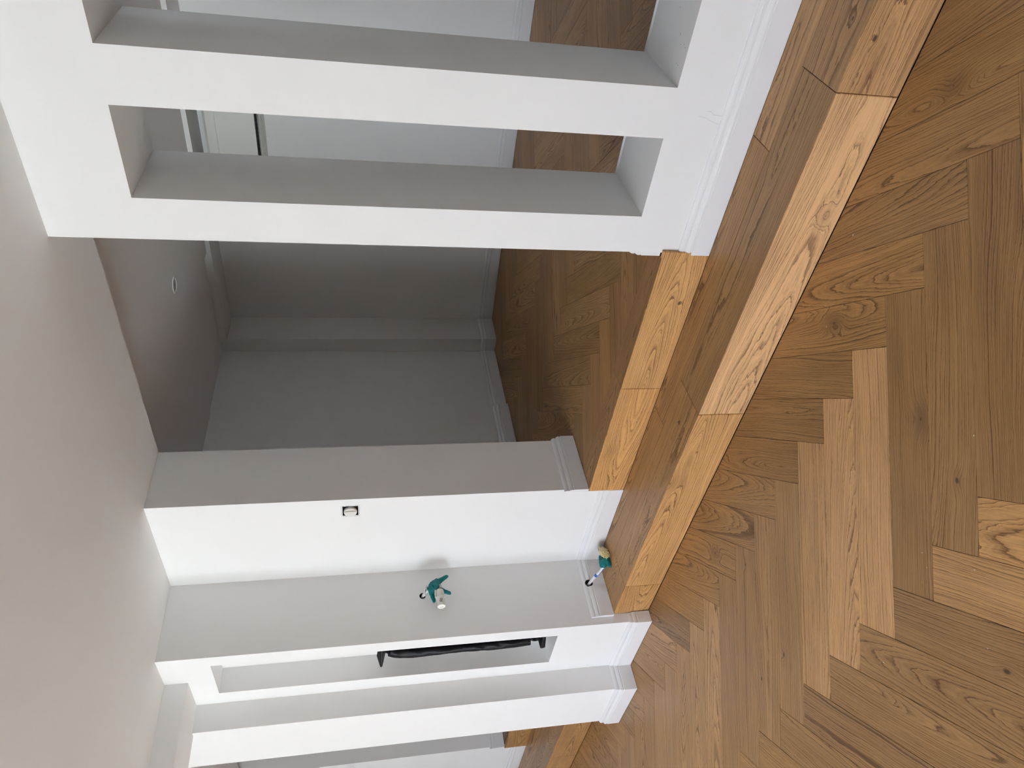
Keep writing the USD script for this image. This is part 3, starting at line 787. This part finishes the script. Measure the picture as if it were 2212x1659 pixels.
pipe_pts = spline([(1.966, YS + .06, zc - .275), (1.965, YS, zc - .277), (1.958, 3.262, zc - .284), (1.957, 3.232, zc - .305), (1.968, 3.222, zc - .345)], 24)
for p0, p1 in zip(pipe_pts[:-1], pipe_pts[1:]):
    clear += m3.Manifold.batch_hull([m3.Manifold.sphere(.0085, 14).translate([float(c) for c in q]) for q in (p0, p1)])
clear += m3.Manifold.cylinder(.009, .029, .029, 32).translate([1.955, 3.234, zc - .291])
g_ = man(gl)
if not g_.is_empty():
    gl = tri(g_ - clear)
ga = thing('rubber_glove', 'teal rubber glove tied round the valve halfway up the wall, fingers hanging', 'glove', (0, 0, 0))
obj('glove', gl, 'green_latex', ga, smooth=60)
obj('knot', blob({'a': ((1.946, 3.206, zc - .322), .006), 'b': ((1.950, 3.202, zc - .340), .0075), 'c': ((1.962, 3.203, zc - .314), .005)}, [('a', 'b'), ('a', 'c')], .002, 3), 'green_latex', ga, smooth=60)

# ------------------------------------------------------------------ pipe end on the tread, glove and tape
pp = thing('radiator_pipe', 'white pipe with a blue print coming out through the baseboard', 'pipe', (0, 0, 0))
ctl = [(HOLE_B[0], YS + .08, HOLE_B[2] + .004), (HOLE_B[0], YS - .01, HOLE_B[2] - .004), (HOLE_B[0] + .001, 3.230, HOLE_B[2] - .022), (HOLE_B[0] + .004, 3.185, HOLE_B[2] - .042), (HOLE_B[0] + .012, 3.155, HOLE_B[2] - .056)]
cl = spline(ctl, 40)
PIPE = obj('pipe', tube(cl, .0082, 18), 'white_pipe', pp, smooth=50)
obj('blue_band', tube(cl[26:30], .0086, 18), 'blue_print', PIPE, smooth=50)
obj('blue_stripe', tube(cl[28:38] + np.array([-.0035, -.004, -.0035]), .0046, 10), 'blue_print', PIPE, smooth=50)
obj('hole_lining', lathe([(.0150, 0), (.0208, 0), (.0208, .09), (0, .09), (0, .088), (.0150, .088)], (HOLE_B[0], YS - .009, HOLE_B[2]), (0, 1, 0), 28), 'void_black', pp)


def crumple(center, radii, amp, freq, seed, sub=4, facet=0, ground=None, rot=0):
    m = trimesh.creation.icosphere(subdivisions=sub)
    n = m.vertices.copy()
    d = np.abs(meshkit.fbm(n * freq + seed, 3, seed) - .5) * 2 + .5 * (meshkit.noise(n * freq * .6 + seed * 3.1, seed) - .5)
    v = n * (1 + amp * (d - .35))[:, None] * np.array(radii)
    c, s = math.cos(rot), math.sin(rot)
    v = np.stack([v[:, 0] * c - v[:, 1] * s, v[:, 0] * s + v[:, 1] * c, v[:, 2]], 1) + center
    if ground is not None:
        v[:, 2] = np.maximum(v[:, 2], ground)
    m.vertices = v
    return m


gb = thing('rubber_glove', 'crumpled teal rubber glove wound with yellow tape, lying on the tread at the pipe end', 'glove', (0, 0, 0))
G2 = {'a': ((1.986, 3.152, ZT + .033), .0205), 'b': ((2.000, 3.138, ZT + .028), .0225), 'c': ((2.005, 3.122, ZT + .018), .016), 'd': ((1.980, 3.120, ZT + .015), .0135), 'e': ((1.960, 3.122, ZT + .0125), .0105), 'f': ((2.024, 3.144, ZT + .031), .019)}
g2 = blob(G2, [('a', 'b', 'f'), ('b', 'c'), ('c', 'd'), ('d', 'e'), ('a', 'c')], .0025, 5)
g2.vertices += g2.vertex_normals * (np.abs(meshkit.fbm(g2.vertices * 110, 3) - .5)[:, None] * .014 - .002)
g2.vertices[:, 2] = np.maximum(g2.vertices[:, 2], ZT + .0008)
obj('glove', g2, 'green_latex', gb, smooth=60)
obj('cuff_fold', tube(spline([(1.992, 3.140, ZT + .050), (1.996, 3.122, ZT + .042), (2.003, 3.112, ZT + .024), (2.012, 3.114, ZT + .010)], 16), .0038, 10), 'green_latex', gb, smooth=50)
tp = gb
wad = crumple((2.036, 3.112, ZT + .026), (.050, .019, .027), .62, 2.3, 5, 4, ground=ZT + .0008, rot=.45)
tag(obj('tape_wad', wad, 'masking_tape', tp, smooth=20), 'crumpled pale yellow masking tape wad')
wad2 = crumple((2.076, 3.142, ZT + .021), (.020, .017, .021), .5, 2.6, 11, 3, ground=ZT + .0008, rot=.5)
tag(obj('tape_end', wad2, 'scuff', tp, smooth=20), 'greyish crumpled end of the tape')

# ------------------------------------------------------------------ scuffs on the walls, specks on the floor
def streak(x, pts, w):
    """a faint hair crack on a wall facing -x, through (y, z) points"""
    return tube([(x - w * .3, y, z) for y, z in pts], w, 6)


def wall_px(x, pts):
    return [tuple(vertical_point(px, py, x)[1:]) for px, py in pts]


cr = [streak(XW, wall_px(XW, [(1528, 241), (1536, 241), (1541, 248), (1560, 251)]), .0006), streak(XW, wall_px(XW, [(1510, 251), (1528, 256), (1540, 264), (1552, 268)]), .0005)]
obj('crack', cat_(cr), 'scuff_light', wall_slotted)
nails = []
for px, py in ((1470, 16), (1469.7, 72), (1470.5, 75), (1470.5, 96), (1478, 96), (1480, 103), (1461, 137), (1464.5, 141)):
    p = ground_point(px, py, .492)
    nails.append(bx((p[0] - .0016, p[1] - .001, .4915), (p[0] + .0016, p[1] + .001, .4926)))
obj('nail_dots', cat_(nails), 'scuff', wall_slotted)

CHIPS = (((2106, 1231), 'tiny white paint chip on the pale plank at the very front of the floor'), ((1909, 1431), 'tiny white paint chip on the dark plank below the front zigzag'), ((2134, 1401), 'lone white speck low on the floor beside two small dark knots'),
         ((2104, 941), 'tiny white paint chip on a dark front plank, farthest from the pier'), ((2003, 1226), 'upper one of two close white specks on a dark front plank'), ((1992, 1194), 'lower one of two close white specks on a dark front plank'),
         ((1786, 706), 'small white paint chip right beside the eye-shaped knot'), ((1843, 508), 'small white speck on the floor close under the long lower riser'))
for k, ((px, py), what) in enumerate(CHIPS):
    p = ground_point(px, py, 0)
    m = trimesh.creation.box((RNG.uniform(.002, .006), RNG.uniform(.001, .0016), .0008)); m.apply_transform(trimesh.transformations.rotation_matrix(RNG.uniform(0, 3), [0, 0, 1])); m.apply_translation((p[0], p[1], .0006))
    tag(obj('paint_chip', m, 'chip_white'), what, 'paint chip', 'paint chips on the floor')


def side_point(px, py, y):
    d = F_ + ((1659 - py) - 829.5) / FPX * R_ - (px - 1106) / FPX * U_
    return d * (y / d[1]) + [0, 0, EYE]


lumps = []
for px, py, a, b in ((1238, 1256, .007, .002), (1243, 1262, .006, .0018), (1232, 1266, .003, .002), (1253, 1260, .002, .003), (1234, 1270, .003, .0015)):
    p = side_point(px, py, YS)
    m = trimesh.creation.icosphere(subdivisions=1); m.apply_scale((a, .0012, b)); m.apply_transform(trimesh.transformations.rotation_matrix(.6, [0, 1, 0])); m.apply_translation((p[0], YS, p[2]))
    lumps.append(m)
obj('plaster_lumps', cat_(lumps), 'wall_paint', wall_pier, smooth=60)
p = vertical_point(1268, 1436, XN)
obj('nail_dot', bx((XN - .0006, p[1] - .0016, p[2] - .0016), (XN + .0005, p[1] + .0016, p[2] + .0016)), 'scuff', wall_pier)
